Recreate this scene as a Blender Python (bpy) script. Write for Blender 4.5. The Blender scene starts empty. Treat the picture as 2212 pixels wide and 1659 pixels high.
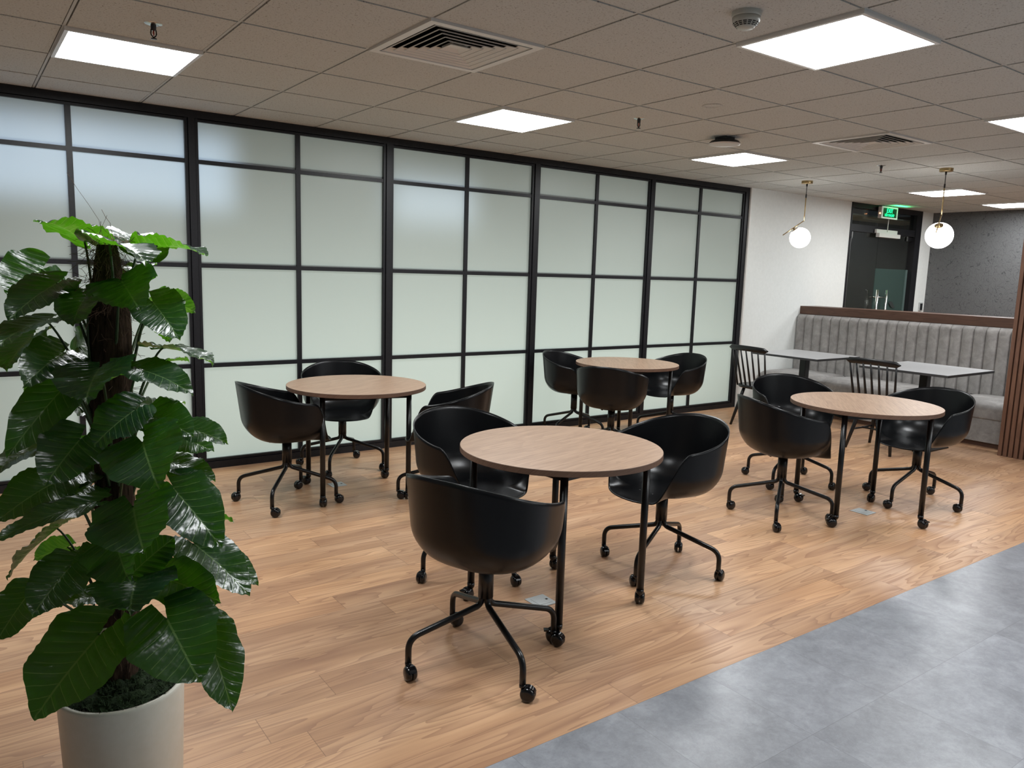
import bpy, bmesh, math, random
from mathutils import Vector, Matrix, noise
R = math.radians
PI = math.pi
col = bpy.context.scene.collection
scn = bpy.context.scene

# ------------------------------------------------------------------ camera
CAM = Vector((-0.47316, -4.15841, 1.49910))
FPX = 1666.565
_y, _p, _r = 0.943675, -0.144039, 0.0306919
FW = Vector((math.cos(_y)*math.cos(_p), math.sin(_y)*math.cos(_p), math.sin(_p)))
_rt = Vector((math.sin(_y), -math.cos(_y), 0)); _up = _rt.cross(FW)
RT = _rt*math.cos(_r) + _up*math.sin(_r)
UP = _up*math.cos(_r) - _rt*math.sin(_r)
cd = bpy.data.cameras.new('camera'); cam = bpy.data.objects.new('camera', cd); col.objects.link(cam)
M = Matrix((RT, UP, -FW)).transposed().to_4x4(); M.translation = CAM
cam.matrix_world = M
cd.sensor_fit = 'HORIZONTAL'; cd.sensor_width = 36.0; cd.lens = 36.0*FPX/2212; cd.clip_start = 0.05
scn.camera = cam

# ------------------------------------------------------------------ world, exposure, lights
scn.view_settings.view_transform = 'Standard'; scn.view_settings.look = 'None'
scn.view_settings.gamma = 1; scn.view_settings.use_curve_mapping = False
scn.view_settings.exposure = 0.0
w = bpy.data.worlds.new('world'); scn.world = w; w.use_nodes = True
w.node_tree.nodes['Background'].inputs[0].default_value = (0.8, 0.86, 1, 1)
w.node_tree.nodes['Background'].inputs[1].default_value = 0.02
PANEL_E = 34.0          # brightness of the ceiling light panels
CEIL = 2.53
GW = 1.63              # plane of the glazed partition
def area(name, loc, rot, sx, sy, power, color, spread=180):
    l = bpy.data.lights.new(name, 'AREA'); l.shape = 'RECTANGLE'; l.size = sx; l.size_y = sy
    l.energy = power; l.color = color; l.spread = R(spread)
    o = bpy.data.objects.new(name, l); col.objects.link(o); o.location = loc; o.rotation_euler = rot
    return o
# added area lights behind the frosted glass, standing in for the unseen light beyond
area('pane_backlight', (4.9, 3.4, 0.50), (R(-90), 0, 0), 10.6, 1.0, 80, (0.85, 1.0, 0.92), 170)
area('pane_backlight', (-1.3, 1.95, 2.13), (R(-90), 0, 0), 5.0, 0.50, 5.0, (0.58, 0.75, 1.0), 65)
area('pane_backlight', (2.85, 1.98, 2.06), (R(-90), 0, 0), 0.8, 0.34, 0.42, (0.66, 0.80, 1.0), 80)

area('corridor_fill', (9.9, 2.9, 2.30), (0, 0, 0), 1.5, 0.6, 22, (1.0, 0.95, 0.86), 170)  # fill light added to brighten the corridor, no fixture there
# ------------------------------------------------------------------ helpers
def tag(o, label=None, cat=None, group=None, kind=None):
    if label: o['label'] = label
    if cat: o['category'] = cat
    if group: o['group'] = group
    if kind: o['kind'] = kind
    return o
def empty(name, loc=(0,0,0), rz=0.0, parent=None):
    o = bpy.data.objects.new(name, None); col.objects.link(o)
    o.location = loc; o.rotation_euler = (0, 0, rz); o.empty_display_size = 0.1
    if parent: o.parent = parent
    return o
def link(name, me, parent=None, loc=(0,0,0), rot=(0,0,0)):
    o = bpy.data.objects.new(name, me); col.objects.link(o)
    o.parent = parent; o.location = loc; o.rotation_euler = rot
    return o
class MB:
    def __init__(s): s.bm = bmesh.new(); s.mi = 0
    def _f(s, vs, smooth=False):
        try:
            f = s.bm.faces.new(vs); f.smooth = smooth; f.material_index = s.mi; return f
        except ValueError: return None
    def box(s, x0, x1, y0, y1, z0, z1, bev=0.0):
        vs = [s.bm.verts.new((x, y, z)) for x in (x0, x1) for y in (y0, y1) for z in (z0, z1)]
        fs = [s._f([vs[i] for i in q]) for q in ((0,1,3,2),(4,6,7,5),(0,4,5,1),(2,3,7,6),(0,2,6,4),(1,5,7,3))]
        if bev > 0:
            es = list({e for f in fs for e in f.edges})
            r = bmesh.ops.bevel(s.bm, geom=es, offset=bev, segments=3, profile=0.6, affect='EDGES')
            for f in r['faces']: f.smooth = True; f.material_index = s.mi
        return s
    def obox(s, c, ax, ay, az, hx, hy, hz):
        c, ax, ay, az = Vector(c), Vector(ax), Vector(ay), Vector(az)
        vs = [s.bm.verts.new(c+ax*hx*i+ay*hy*j+az*hz*k) for i in (-1,1) for j in (-1,1) for k in (-1,1)]
        for q in ((0,1,3,2),(4,6,7,5),(0,4,5,1),(2,3,7,6),(0,2,6,4),(1,5,7,3)): s._f([vs[i] for i in q])
        return s
    def tube(s, pts, r, n=12, caps=True):
        pts = [Vector(p) for p in pts]; m = len(pts)
        rs = r if isinstance(r, (list, tuple)) else [r]*m
        rings = []; ref = None
        for i, p in enumerate(pts):
            t = (pts[min(i+1, m-1)] - pts[max(i-1, 0)]).normalized()
            if ref is None:
                ref = t.orthogonal().normalized()
            else:
                ref = (ref - t*ref.dot(t)).normalized()
            b = t.cross(ref)
            rings.append([s.bm.verts.new(p + (ref*math.cos(2*PI*k/n) + b*math.sin(2*PI*k/n))*rs[i]) for k in range(n)])
        for a, b in zip(rings, rings[1:]):
            for k in range(n): s._f([a[k], a[(k+1) % n], b[(k+1) % n], b[k]], True)
        if caps:
            s._f(rings[0][::-1]); s._f(rings[-1])
        return s
    def lathe(s, prof, n=32, c=(0,0,0), smooth=True, axis=None):
        c = Vector(c); Mx = axis if axis else Matrix.Identity(3)
        rings = []
        for (r, z) in prof:
            if r < 1e-6: rings.append([s.bm.verts.new(c + Mx @ Vector((0, 0, z)))])
            else: rings.append([s.bm.verts.new(c + Mx @ Vector((r*math.cos(2*PI*k/n), r*math.sin(2*PI*k/n), z))) for k in range(n)])
        for a, b in zip(rings, rings[1:]):
            for k in range(n):
                k2 = (k+1) % n
                if len(a) == 1 and len(b) == 1: continue
                if len(a) == 1: s._f([a[0], b[k2], b[k]], smooth)
                elif len(b) == 1: s._f([a[k], a[k2], b[0]], smooth)
                else: s._f([a[k], a[k2], b[k2], b[k]], smooth)
        return s
    def grid(s, P, closed_u=False, smooth=True):
        V = [[s.bm.verts.new(p) for p in row] for row in P]
        nu = len(V)
        for i in range(nu if closed_u else nu-1):
            a, b = V[i], V[(i+1) % nu]
            for j in range(len(a)-1): s._f([a[j], a[j+1], b[j+1], b[j]], smooth)
        return V
    def mesh(s, name, mats, fix=True):
        if fix: bmesh.ops.recalc_face_normals(s.bm, faces=s.bm.faces[:])
        me = bpy.data.meshes.new(name); s.bm.to_mesh(me); s.bm.free()
        for m in (mats if isinstance(mats, (list, tuple)) else [mats]): me.materials.append(m)
        return me
    def build(s, name, mats, parent=None, loc=(0,0,0), rot=(0,0,0), fix=True):
        return link(name, s.mesh(name, mats, fix), parent, loc, rot)
def bend(pts, rad, n=6):
    """polyline with rounded corners"""
    pts = [Vector(p) for p in pts]; out = [pts[0]]
    for a, b, c in zip(pts, pts[1:], pts[2:]):
        d1 = (a-b); d2 = (c-b); r = min(rad, d1.length*0.45, d2.length*0.45)
        p0 = b + d1.normalized()*r; p2 = b + d2.normalized()*r
        for k in range(n+1):
            t = k/n; out.append(p0*(1-t)**2 + b*2*t*(1-t) + p2*t*t)
    out.append(pts[-1]); return out

# ------------------------------------------------------------------ materials
def mat(name, base=(0.5,0.5,0.5), rough=0.5, metal=0.0, spec=0.5, emis=None, es=0.0, coat=0.0):
    m = bpy.data.materials.new(name); m.use_nodes = True
    b = m.node_tree.nodes['Principled BSDF']
    b.inputs['Base Color'].default_value = (*base, 1); b.inputs['Roughness'].default_value = rough
    b.inputs['Metallic'].default_value = metal; b.inputs['Specular IOR Level'].default_value = spec
    b.inputs['Coat Weight'].default_value = coat
    if emis: b.inputs['Emission Color'].default_value = (*emis, 1); b.inputs['Emission Strength'].default_value = es
    return m
class N:
    """tiny node-graph helper"""
    def __init__(s, m): s.t = m.node_tree; s.b = s.t.nodes['Principled BSDF']
    def new(s, typ, **k):
        n = s.t.nodes.new(typ)
        for a, v in k.items(): setattr(n, a, v)
        return n
    def lk(s, a, b): s.t.links.new(a, b)
    def put(s, sock, v):
        if hasattr(v, 'links') or isinstance(v, bpy.types.NodeSocket): s.lk(v, sock)
        else: sock.default_value = v
    def math(s, op, a, b=0.0, c=0.0):
        n = s.new('ShaderNodeMath', operation=op)
        s.put(n.inputs[0], a); s.put(n.inputs[1], b)
        if op in ('MULTIPLY_ADD', 'SMOOTH_MIN', 'COMPARE'): s.put(n.inputs[2], c)
        return n.outputs[0]
    def xyz(s, x=0.0, y=0.0, z=0.0):
        n = s.new('ShaderNodeCombineXYZ')
        for i, v in enumerate((x, y, z)): s.put(n.inputs[i], v)
        return n.outputs[0]
    def coord(s, kind='Object'):
        n = s.new('ShaderNodeTexCoord'); q = s.new('ShaderNodeSeparateXYZ'); s.lk(n.outputs[kind], q.inputs[0])
        return n.outputs[kind], q.outputs[0], q.outputs[1], q.outputs[2]
    def noise(s, vec, scale=5.0, detail=2.0, rough=0.5, dist=0.0, w=None):
        n = s.new('ShaderNodeTexNoise'); s.put(n.inputs['Vector'], vec)
        n.inputs['Scale'].default_value = scale; n.inputs['Detail'].default_value = detail
        n.inputs['Roughness'].default_value = rough; n.inputs['Distortion'].default_value = dist
        return n.outputs['Fac']
    def ramp(s, fac, stops, interp='LINEAR'):
        n = s.new('ShaderNodeValToRGB'); s.put(n.inputs[0], fac); cr = n.color_ramp; cr.interpolation = interp
        while len(cr.elements) < len(stops): cr.elements.new(0.5)
        for e, (p, c) in zip(cr.elements, stops): e.position = p; e.color = (*c, 1) if len(c) == 3 else c
        return n.outputs[0]
    def mix(s, fac, a, b, blend='MIX'):
        n = s.new('ShaderNodeMix', data_type='RGBA', blend_type=blend)
        s.put(n.inputs[0], fac)
        s.put(n.inputs[6], a if not isinstance(a, tuple) else (*a, 1)); s.put(n.inputs[7], b if not isinstance(b, tuple) else (*b, 1))
        return n.outputs[2]
    def bump(s, h, strength=0.3, dist=0.01):
        n = s.new('ShaderNodeBump'); n.inputs['Strength'].default_value = strength; n.inputs['Distance'].default_value = dist
        s.lk(h, n.inputs['Height']); s.lk(n.outputs[0], s.b.inputs['Normal'])
    def white(s, vec):
        n = s.new('ShaderNodeTexWhiteNoise'); s.put(n.inputs['Vector'], vec); return n.outputs['Value']

def mat_planks():
    m = mat('wood_planks', rough=0.42, spec=0.45); g = N(m)
    _, x, y, z = g.coord()
    PW, PL = 0.157, 0.93
    v = g.math('DIVIDE', g.math('ADD', y, 2.38), PW)
    row = g.math('FLOOR', v); fv = g.math('FRACT', v)
    off = g.math('MULTIPLY', g.white(g.xyz(row, 3.7, 1.0)), 5.0)
    u = g.math('ADD', g.math('DIVIDE', x, PL), off)
    idx = g.math('FLOOR', u); fu = g.math('FRACT', u)
    rnd = g.white(g.xyz(row, idx, 7.0)); rnd2 = g.white(g.xyz(idx, row, 2.0))
    gx = g.math('ADD', g.math('MULTIPLY', x, 0.62), g.math('MULTIPLY', rnd, 40.0))
    gy = g.math('MULTIPLY', y, 7.0)
    wob = g.noise(g.xyz(gx, gy, g.math('MULTIPLY', rnd2, 30.0)), 1.0, 2.0, 0.45, 0.25)
    rings = g.math('FRACT', g.math('MULTIPLY', wob, 17.0))
    rings = g.math('POWER', rings, 2.2)
    fine = g.noise(g.xyz(g.math('MULTIPLY', x, 4.0), g.math('MULTIPLY', y, 120.0), rnd), 1.0, 3.0, 0.6)
    broad = g.noise(g.xyz(g.math('MULTIPLY', gx, 1.2), g.math('MULTIPLY', y, 5.0), rnd2), 1.3, 2.0, 0.5)
    c = g.ramp(broad, [(0.28, (0.41, 0.228, 0.128)), (0.5, (0.55, 0.325, 0.184)), (0.72, (0.67, 0.42, 0.25))])
    c = g.mix(g.math('MULTIPLY', rings, 0.50), c, (0.215, 0.094, 0.056))
    c = g.mix(g.math('MULTIPLY', g.math('SUBTRACT', fine, 0.35), 0.55), c, (0.24, 0.12, 0.07))
    tone = g.ramp(rnd, [(0.0, (0.86, 0.86, 0.88)), (0.5, (1.0, 1.0, 1.0)), (1.0, (1.14, 1.12, 1.06))])
    c = g.mix(1.0, c, tone, 'MULTIPLY')
    ey = g.math('MINIMUM', fv, g.math('SUBTRACT', 1.0, fv)); ex = g.math('MINIMUM', fu, g.math('SUBTRACT', 1.0, fu))
    seam = g.math('MAXIMUM', g.math('LESS_THAN', ey, 0.006), g.math('LESS_THAN', ex, 0.0013))
    c = g.mix(g.math('MULTIPLY', seam, 0.55), c, (0.10, 0.05, 0.03))
    g.lk(c, g.b.inputs['Base Color'])
    rg = g.math('MULTIPLY_ADD', rings, 0.10, 0.36); g.lk(rg, g.b.inputs['Roughness'])
    g.bump(g.math('ADD', fine, g.math('MULTIPLY', rings, 0.4)), 0.10, 0.002)
    return m
def mat_greytile():
    m = mat('grey_vinyl', rough=0.29, spec=0.5); g = N(m)
    vec, x, y, z = g.coord()
    T = 0.455
    u = g.math('DIVIDE', g.math('SUBTRACT', x, 1.77), T); v = g.math('DIVIDE', g.math('ADD', y, 2.38), T)
    iu, iv = g.math('FLOOR', u), g.math('FLOOR', v); fu, fv = g.math('FRACT', u), g.math('FRACT', v)
    r = g.white(g.xyz(iu, iv, 5.0))
    p = g.xyz(g.math('ADD', x, g.math('MULTIPLY', r, 9.0)), g.math('ADD', y, g.math('MULTIPLY', r, 4.0)), 0.0)
    n1 = g.noise(p, 7.5, 10.0, 0.78, 0.3); n2 = g.noise(p, 2.2, 3.0, 0.5)
    c = g.ramp(n1, [(0.36, (0.195, 0.203, 0.223)), (0.5, (0.255, 0.265, 0.289)), (0.64, (0.325, 0.337, 0.366))])
    n3 = g.noise(p, 34.0, 6.0, 0.75); c = g.mix(g.math('MULTIPLY', g.math('GREATER_THAN', n3, 0.56), 0.16), c, (0.40, 0.415, 0.45)); c = g.mix(g.math('MULTIPLY', g.math('LESS_THAN', n3, 0.42), 0.22), c, (0.14, 0.148, 0.165))
    c = g.mix(g.math('MULTIPLY', n2, 0.35), c, (0.21, 0.22, 0.24))
    c = g.mix(1.0, c, g.ramp(r, [(0.0, (0.93, 0.93, 0.93)), (1.0, (1.06, 1.06, 1.07))]), 'MULTIPLY')
    e = g.math('MINIMUM', g.math('MINIMUM', fu, g.math('SUBTRACT', 1.0, fu)), g.math('MINIMUM', fv, g.math('SUBTRACT', 1.0, fv)))
    c = g.mix(g.math('MULTIPLY', g.math('LESS_THAN', e, 0.0022), 0.4), c, (0.08, 0.08, 0.09))
    g.lk(c, g.b.inputs['Base Color']); g.bump(n1, 0.12, 0.003)
    return m
def mat_wood(name, stops, axis=0, sc=(1.5, 30.0), rough=0.45, rings=9.0, ringc=(0.1,0.05,0.03), ringw=0.3, spec=0.4):
    m = mat(name, rough=rough, spec=spec); g = N(m)
    vec, x, y, z = g.coord()
    a = (x, y, z)[axis]; oth = [q for i, q in enumerate((x, y, z)) if i != axis]
    s2 = g.math('ADD', oth[0], g.math('MULTIPLY', oth[1], 1.0))
    n1 = g.noise(g.xyz(g.math('MULTIPLY', a, sc[0]), g.math('MULTIPLY', s2, sc[1]*0.25), 0.3), 1.0, 2.0, 0.5, 0.2)
    fine = g.noise(g.xyz(g.math('MULTIPLY', a, sc[0]*3), g.math('MULTIPLY', s2, sc[1]*5), 0.7), 1.0, 3.0, 0.6)
    rg = g.math('POWER', g.math('FRACT', g.math('MULTIPLY', n1, rings)), 2.0)
    c = g.ramp(fine, stops)
    c = g.mix(g.math('MULTIPLY', rg, ringw), c, ringc)
    g.lk(c, g.b.inputs['Base Color']); g.bump(fine, 0.08, 0.001)
    return m
def mat_ceiling():
    m = mat('mineral_ceiling_tile', rough=0.9, spec=0.15); g = N(m)
    vec, x, y, z = g.coord()
    a = g.noise(g.xyz(x, y, 0.0), 120.0, 3.0, 0.6, 0.8)
    b = g.noise(g.xyz(x, y, 4.0), 260.0, 1.0, 0.5)
    spots = g.ramp(a, [(0.33, (0, 0, 0)), (0.42, (1, 1, 1))])
    c = g.mix(spots, (0.27, 0.25, 0.225), (0.60, 0.605, 0.58))
    c = g.mix(g.math('MULTIPLY', b, 0.25), c, (0.42, 0.415, 0.39))
    g.lk(c, g.b.inputs['Base Color']); g.bump(a, 0.5, 0.004)
    return m
def mat_fabric():
    m = mat('grey_velour', rough=0.95, spec=0.1); g = N(m)
    g.b.inputs['Sheen Weight'].default_value = 0.25; g.b.inputs['Sheen Roughness'].default_value = 0.4
    vec, x, y, z = g.coord()
    a = g.noise(vec, 11.0, 5.0, 0.65, 0.4); b = g.noise(vec, 160.0, 2.0, 0.5)
    c = g.ramp(a, [(0.3, (0.235, 0.224, 0.215)), (0.5, (0.305, 0.292, 0.282)), (0.7, (0.40, 0.383, 0.370))])
    c = g.mix(g.math('MULTIPLY', b, 0.2), c, (0.21, 0.203, 0.197))
    g.lk(c, g.b.inputs['Base Color']); g.bump(g.math('ADD', a, g.math('MULTIPLY', b, 0.3)), 0.15, 0.006)
    return m
def mat_wallpaper():
    m = mat('dark_patterned_wallpaper', rough=0.55, spec=0.35); g = N(m)
    vec, x, y, z = g.coord()
    p = g.xyz(0.0, y, z)
    v = g.new('ShaderNodeTexVoronoi', feature='DISTANCE_TO_EDGE'); wx = g.math('MULTIPLY', g.noise(g.xyz(1.0, y, z), 9.0, 1.0, 0.5), 0.16); wy = g.math('MULTIPLY', g.noise(g.xyz(5.0, y, z), 9.0, 1.0, 0.5), 0.16)
    pd = g.xyz(0.0, g.math('ADD', y, wx), g.math('ADD', z, wy)); g.lk(pd, v.inputs['Vector']); v.inputs['Scale'].default_value = 12.0
    v2 = g.new('ShaderNodeTexVoronoi', feature='DISTANCE_TO_EDGE'); v2.inputs['Scale'].default_value = 19.0
    nd = g.noise(p, 3.0, 2.0, 0.5)
    g.lk(g.xyz(nd, g.math('MULTIPLY', g.math('ADD', y, wx), 1.35), g.math('MULTIPLY', g.math('ADD', z, wy), 0.8)), v2.inputs['Vector'])
    gate = g.math('GREATER_THAN', g.noise(p, 22.0, 2.0, 0.5), 0.50)
    l1 = g.math('MULTIPLY', g.math('LESS_THAN', v.outputs['Distance'], 0.022), gate)
    l2 = g.math('MULTIPLY', g.math('LESS_THAN', v2.outputs['Distance'], 0.020), g.math('SUBTRACT', 1.0, gate))
    ln = g.math('MAXIMUM', l1, l2)
    weave = g.noise(p, 190.0, 1.0, 0.5)
    c = g.ramp(weave, [(0.3, (0.085, 0.085, 0.087)), (0.7, (0.140, 0.140, 0.143))])
    c = g.mix(g.math('MULTIPLY', ln, 0.62), c, (0.030, 0.030, 0.032))
    g.lk(c, g.b.inputs['Base Color']); g.bump(ln, -0.3, 0.004)
    return m
def mat_pane():
    m = mat('frosted_glass', (0.50, 0.53, 0.51), rough=0.33, spec=0.5); g = N(m)
    vec, x, y, z = g.coord()
    n = g.noise(vec, 180.0, 1.0, 0.5)
    tr = g.new('ShaderNodeBsdfTranslucent'); tr.inputs[0].default_value = (0.93, 0.96, 0.94, 1)
    mx = g.new('ShaderNodeMixShader'); mx.inputs[0].default_value = 0.72
    out = g.t.nodes['Material Output']
    g.bump(n, 0.05, 0.001)
    g.lk(g.b.outputs[0], mx.inputs[1]); g.lk(tr.outputs[0], mx.inputs[2]); g.lk(mx.outputs[0], out.inputs[0])
    return m
def mat_clear(name, tint=(0.80, 0.86, 0.84), frost=0.0):
    m = bpy.data.materials.new(name); m.use_nodes = True; t = m.node_tree; t.nodes.clear()
    out = t.nodes.new('ShaderNodeOutputMaterial'); tr = t.nodes.new('ShaderNodeBsdfTransparent'); tr.inputs[0].default_value = (*tint, 1)
    gl = t.nodes.new('ShaderNodeBsdfGlossy'); gl.inputs['Roughness'].default_value = 0.02
    lw = t.nodes.new('ShaderNodeLayerWeight'); lw.inputs[0].default_value = 0.5
    pw = t.nodes.new('ShaderNodeMath'); pw.operation = 'POWER'; pw.inputs[1].default_value = 4.0; t.links.new(lw.outputs['Facing'], pw.inputs[0])
    ma = t.nodes.new('ShaderNodeMath'); ma.operation = 'MULTIPLY_ADD'; ma.inputs[1].default_value = 0.8; ma.inputs[2].default_value = 0.045; t.links.new(pw.outputs[0], ma.inputs[0])
    mx = t.nodes.new('ShaderNodeMixShader'); t.links.new(ma.outputs[0], mx.inputs[0]); t.links.new(tr.outputs[0], mx.inputs[1]); t.links.new(gl.outputs[0], mx.inputs[2])
    t.links.new(mx.outputs[0], out.inputs[0]); return m
def mat_leaf(seed=0.0):
    m = mat('leaf_green', rough=0.30, spec=0.55); g = N(m)
    n = g.new('ShaderNodeUVMap'); n.uv_map = 'UVMap'; q = g.new('ShaderNodeSeparateXYZ'); g.lk(n.outputs[0], q.inputs[0])
    u, v = q.outputs[0], q.outputs[1]                      # u 0..1 along, v -1..1 across
    av = g.math('ABSOLUTE', v)
    rib = g.math('LESS_THAN', av, 0.022)
    ph = g.math('SUBTRACT', g.math('MULTIPLY', u, 7.5), g.math('MULTIPLY', g.math('POWER', av, 0.8), 2.1))
    fr = g.math('ABSOLUTE', g.math('SUBTRACT', g.math('FRACT', ph), 0.5))
    side = g.math('MULTIPLY', g.math('LESS_THAN', fr, 0.035), g.math('LESS_THAN', av, 0.72))
    vein = g.math('MAXIMUM', rib, side)
    vec, x, y, z = g.coord()
    nz = g.noise(vec, 26.0, 3.0, 0.6)
    c = g.ramp(nz, [(0.3, (0.0035, 0.013, 0.0065)), (0.7, (0.007, 0.025, 0.011))])
    c = g.mix(g.math('MULTIPLY', vein, 0.55), c, (0.10, 0.17, 0.06))
    g.lk(c, g.b.inputs['Base Color'])
    tc = g.mix(g.math('MULTIPLY', vein, 0.5), (0.20, 0.72, 0.015), (0.50, 0.85, 0.12))
    tr = g.new('ShaderNodeBsdfTranslucent'); g.lk(tc, tr.inputs[0])
    mx = g.new('ShaderNodeMixShader'); mx.inputs[0].default_value = 0.14
    h = g.math('ADD', g.math('MULTIPLY', g.math('POWER', g.math('MULTIPLY', fr, 2.0), 0.5), 0.45), g.math('MULTIPLY', g.noise(vec, 38.0, 2.0, 0.5), 1.1))
    g.bump(h, 0.42, 0.006)
    out = g.t.nodes['Material Output']
    g.lk(g.b.outputs[0], mx.inputs[1]); g.lk(tr.outputs[0], mx.inputs[2]); g.lk(mx.outputs[0], out.inputs[0])
    return m
def mat_noisy(name, c1, c2, scale, rough=0.8, bump=0.3, spec=0.3, detail=4.0, stretch=(1,1,1)):
    m = mat(name, rough=rough, spec=spec); g = N(m)
    vec, x, y, z = g.coord()
    p = g.xyz(g.math('MULTIPLY', x, stretch[0]), g.math('MULTIPLY', y, stretch[1]), g.math('MULTIPLY', z, stretch[2]))
    n = g.noise(p, scale, detail, 0.6)
    g.lk(g.ramp(n, [(0.3, c1), (0.7, c2)]), g.b.inputs['Base Color']); g.bump(n, bump, 0.01)
    return m

MT = {}
MT['floor'] = mat_planks(); MT['tile'] = mat_greytile(); MT['ceil'] = mat_ceiling()
MT['grid'] = mat('ceiling_grid_paint', (0.50, 0.50, 0.475), 0.6)
MT['groove_shade'] = mat('ceiling_groove_shade', (0.06, 0.05, 0.045), 0.9)  # dark colour paints in the shadow lines between the tiles
MT['white'] = mat_noisy('white_wall_paint', (0.73, 0.75, 0.73), (0.77, 0.79, 0.77), 30, 0.75, 0.0)
MT['whitem'] = mat('white_painted_metal', (0.72, 0.71, 0.68), 0.4)
MT['alu'] = mat('silver_trim', (0.80, 0.80, 0.78), 0.32, 0.25)
MT['frame'] = mat_noisy('black_powder_coat', (0.007, 0.007, 0.009), (0.011, 0.011, 0.0135), 60, 0.42, 0.03, 0.32)
MT['pane'] = mat_pane()
MT['paper'] = mat_wallpaper()
MT['fabric'] = mat_fabric()
MT['plastic'] = mat_noisy('black_moulded_plastic', (0.0030, 0.0033, 0.0040), (0.0042, 0.0046, 0.0055), 300, 0.28, 0.02, 0.27)
MT['metal'] = mat_noisy('black_metal_tube', (0.004, 0.004, 0.0046), (0.006, 0.006, 0.0066), 200, 0.28, 0.02, 0.4)
MT['wheel'] = mat('black_gloss_plastic', (0.004, 0.004, 0.005), 0.16, 0, 0.5)
MT['bwood'] = mat('black_painted_wood', (0.004, 0.004, 0.005), 0.33, 0, 0.45)
MT['top'] = mat_wood('oak_laminate', [(0.25, (0.245, 0.150, 0.098)), (0.5, (0.36, 0.232, 0.155)), (0.75, (0.45, 0.30, 0.205))], 0, (2.0, 36.0), 0.40, 7.0, (0.20, 0.115, 0.07), 0.22)
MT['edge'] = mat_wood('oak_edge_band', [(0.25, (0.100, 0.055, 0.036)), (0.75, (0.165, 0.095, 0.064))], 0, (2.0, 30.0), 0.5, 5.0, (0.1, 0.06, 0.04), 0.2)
MT['walnut'] = mat_wood('walnut_veneer', [(0.25, (0.070, 0.032, 0.020)), (0.75, (0.125, 0.062, 0.040))], 1, (1.5, 30.0), 0.42, 6.0, (0.05, 0.022, 0.014), 0.35)
MT['slat'] = mat_wood('walnut_slat', [(0.25, (0.105, 0.048, 0.030)), (0.75, (0.205, 0.103, 0.063))], 2, (1.2, 26.0), 0.45, 5.0, (0.06, 0.028, 0.018), 0.3)
MT['gtop'] = mat_noisy('light_grey_laminate', (0.40, 0.40, 0.41), (0.44, 0.44, 0.45), 90, 0.34, 0.02, 0.5)
MT['gedge'] = mat('dark_edge_band', (0.03, 0.03, 0.032), 0.45)
MT['brass'] = mat('brushed_brass', (0.55, 0.40, 0.20), 0.3, 1.0)
MT['chrome'] = mat('brushed_steel', (0.62, 0.62, 0.60), 0.22, 1.0)
MT['steel'] = mat_noisy('satin_steel', (0.40, 0.42, 0.42), (0.48, 0.50, 0.50), 200, 0.38, 0.05, 0.5)
MT['baseb'] = mat('grey_baseboard', (0.115, 0.118, 0.12), 0.5)
MT['panel'] = mat('led_diffuser', (0.9, 0.9, 0.9), 0.5, emis=(0.955, 0.985, 1.0), es=PANEL_E)
MT['globe'] = mat('opal_glass_globe', (0.9, 0.9, 0.9), 0.3, emis=(1.0, 0.97, 0.93), es=11.0)
MT['leaf'] = mat_leaf()
MT['stem'] = mat('leaf_stem_green', (0.035, 0.07, 0.02), 0.4)
MT['pot'] = mat_noisy('cream_ceramic', (0.66, 0.64, 0.55), (0.70, 0.68, 0.60), 40, 0.35, 0.02, 0.5)
MT['moss'] = mat_noisy('dark_moss', (0.008, 0.016, 0.006), (0.03, 0.055, 0.02), 60, 0.95, 0.8)
MT['coir'] = mat_noisy('coir_fibre', (0.016, 0.010, 0.007), (0.085, 0.054, 0.036), 22, 0.95, 0.8, 0.1, 5.0, (5, 5, 0.8))
MT['hair'] = mat('coir_hair', (0.14, 0.08, 0.05), 0.9)
MT['dark'] = mat('corridor_dark', (0.055, 0.053, 0.050), 0.7)
MT['dark2'] = mat('corridor_panel', (0.040, 0.038, 0.035), 0.6)
MT['glass'] = mat_clear('door_glass')
MT['film'] = mat('green_frosted_film', (0.085, 0.125, 0.118), 0.45)
MT['logo'] = mat('dark_leaf_mark', (0.030, 0.036, 0.034), 0.5)
MT['exitface'] = mat('exit_sign_face', (0.004, 0.020, 0.008), 0.3, emis=(0.0, 0.25, 0.06), es=0.15)
MT['exitglow'] = mat('exit_sign_letters', (0.0, 0.5, 0.2), 0.4, emis=(0.01, 1.0, 0.26), es=3.2)
MT['lampdot'] = mat('amber_indicator', (0.8, 0.3, 0.1), 0.4, emis=(1.0, 0.45, 0.2), es=5.0)
MT['downl'] = mat('downlight_glow', (0.9, 0.9, 0.9), 0.4, emis=(1.0, 0.93, 0.82), es=14.0)
MT['smoke'] = mat('detector_plastic', (0.46, 0.47, 0.43), 0.35)
MT['slot'] = mat('dark_slot', (0.004, 0.004, 0.004), 0.8)
MT['bulb'] = mat('red_glass_bulb', (0.35, 0.06, 0.04), 0.15)
MT['apblack'] = mat('dark_housing', (0.012, 0.013, 0.015), 0.4)
MT['appale'] = mat('pale_housing', (0.60, 0.57, 0.54), 0.35)

# ------------------------------------------------------------------ setting: floors, walls, ceiling
def S(o): o['kind'] = 'structure'; return o
X0, X1, Y0, Y1 = -5.0, 11.15, -9.0, 1.64
S(MB().box(X0, X1, -2.38, 4.6, -0.05, 0.0).build('floor', MT['floor']))
S(MB().box(X0, X1, Y0, -2.38, -0.05, 0.0).build('floor', MT['tile']))

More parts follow.
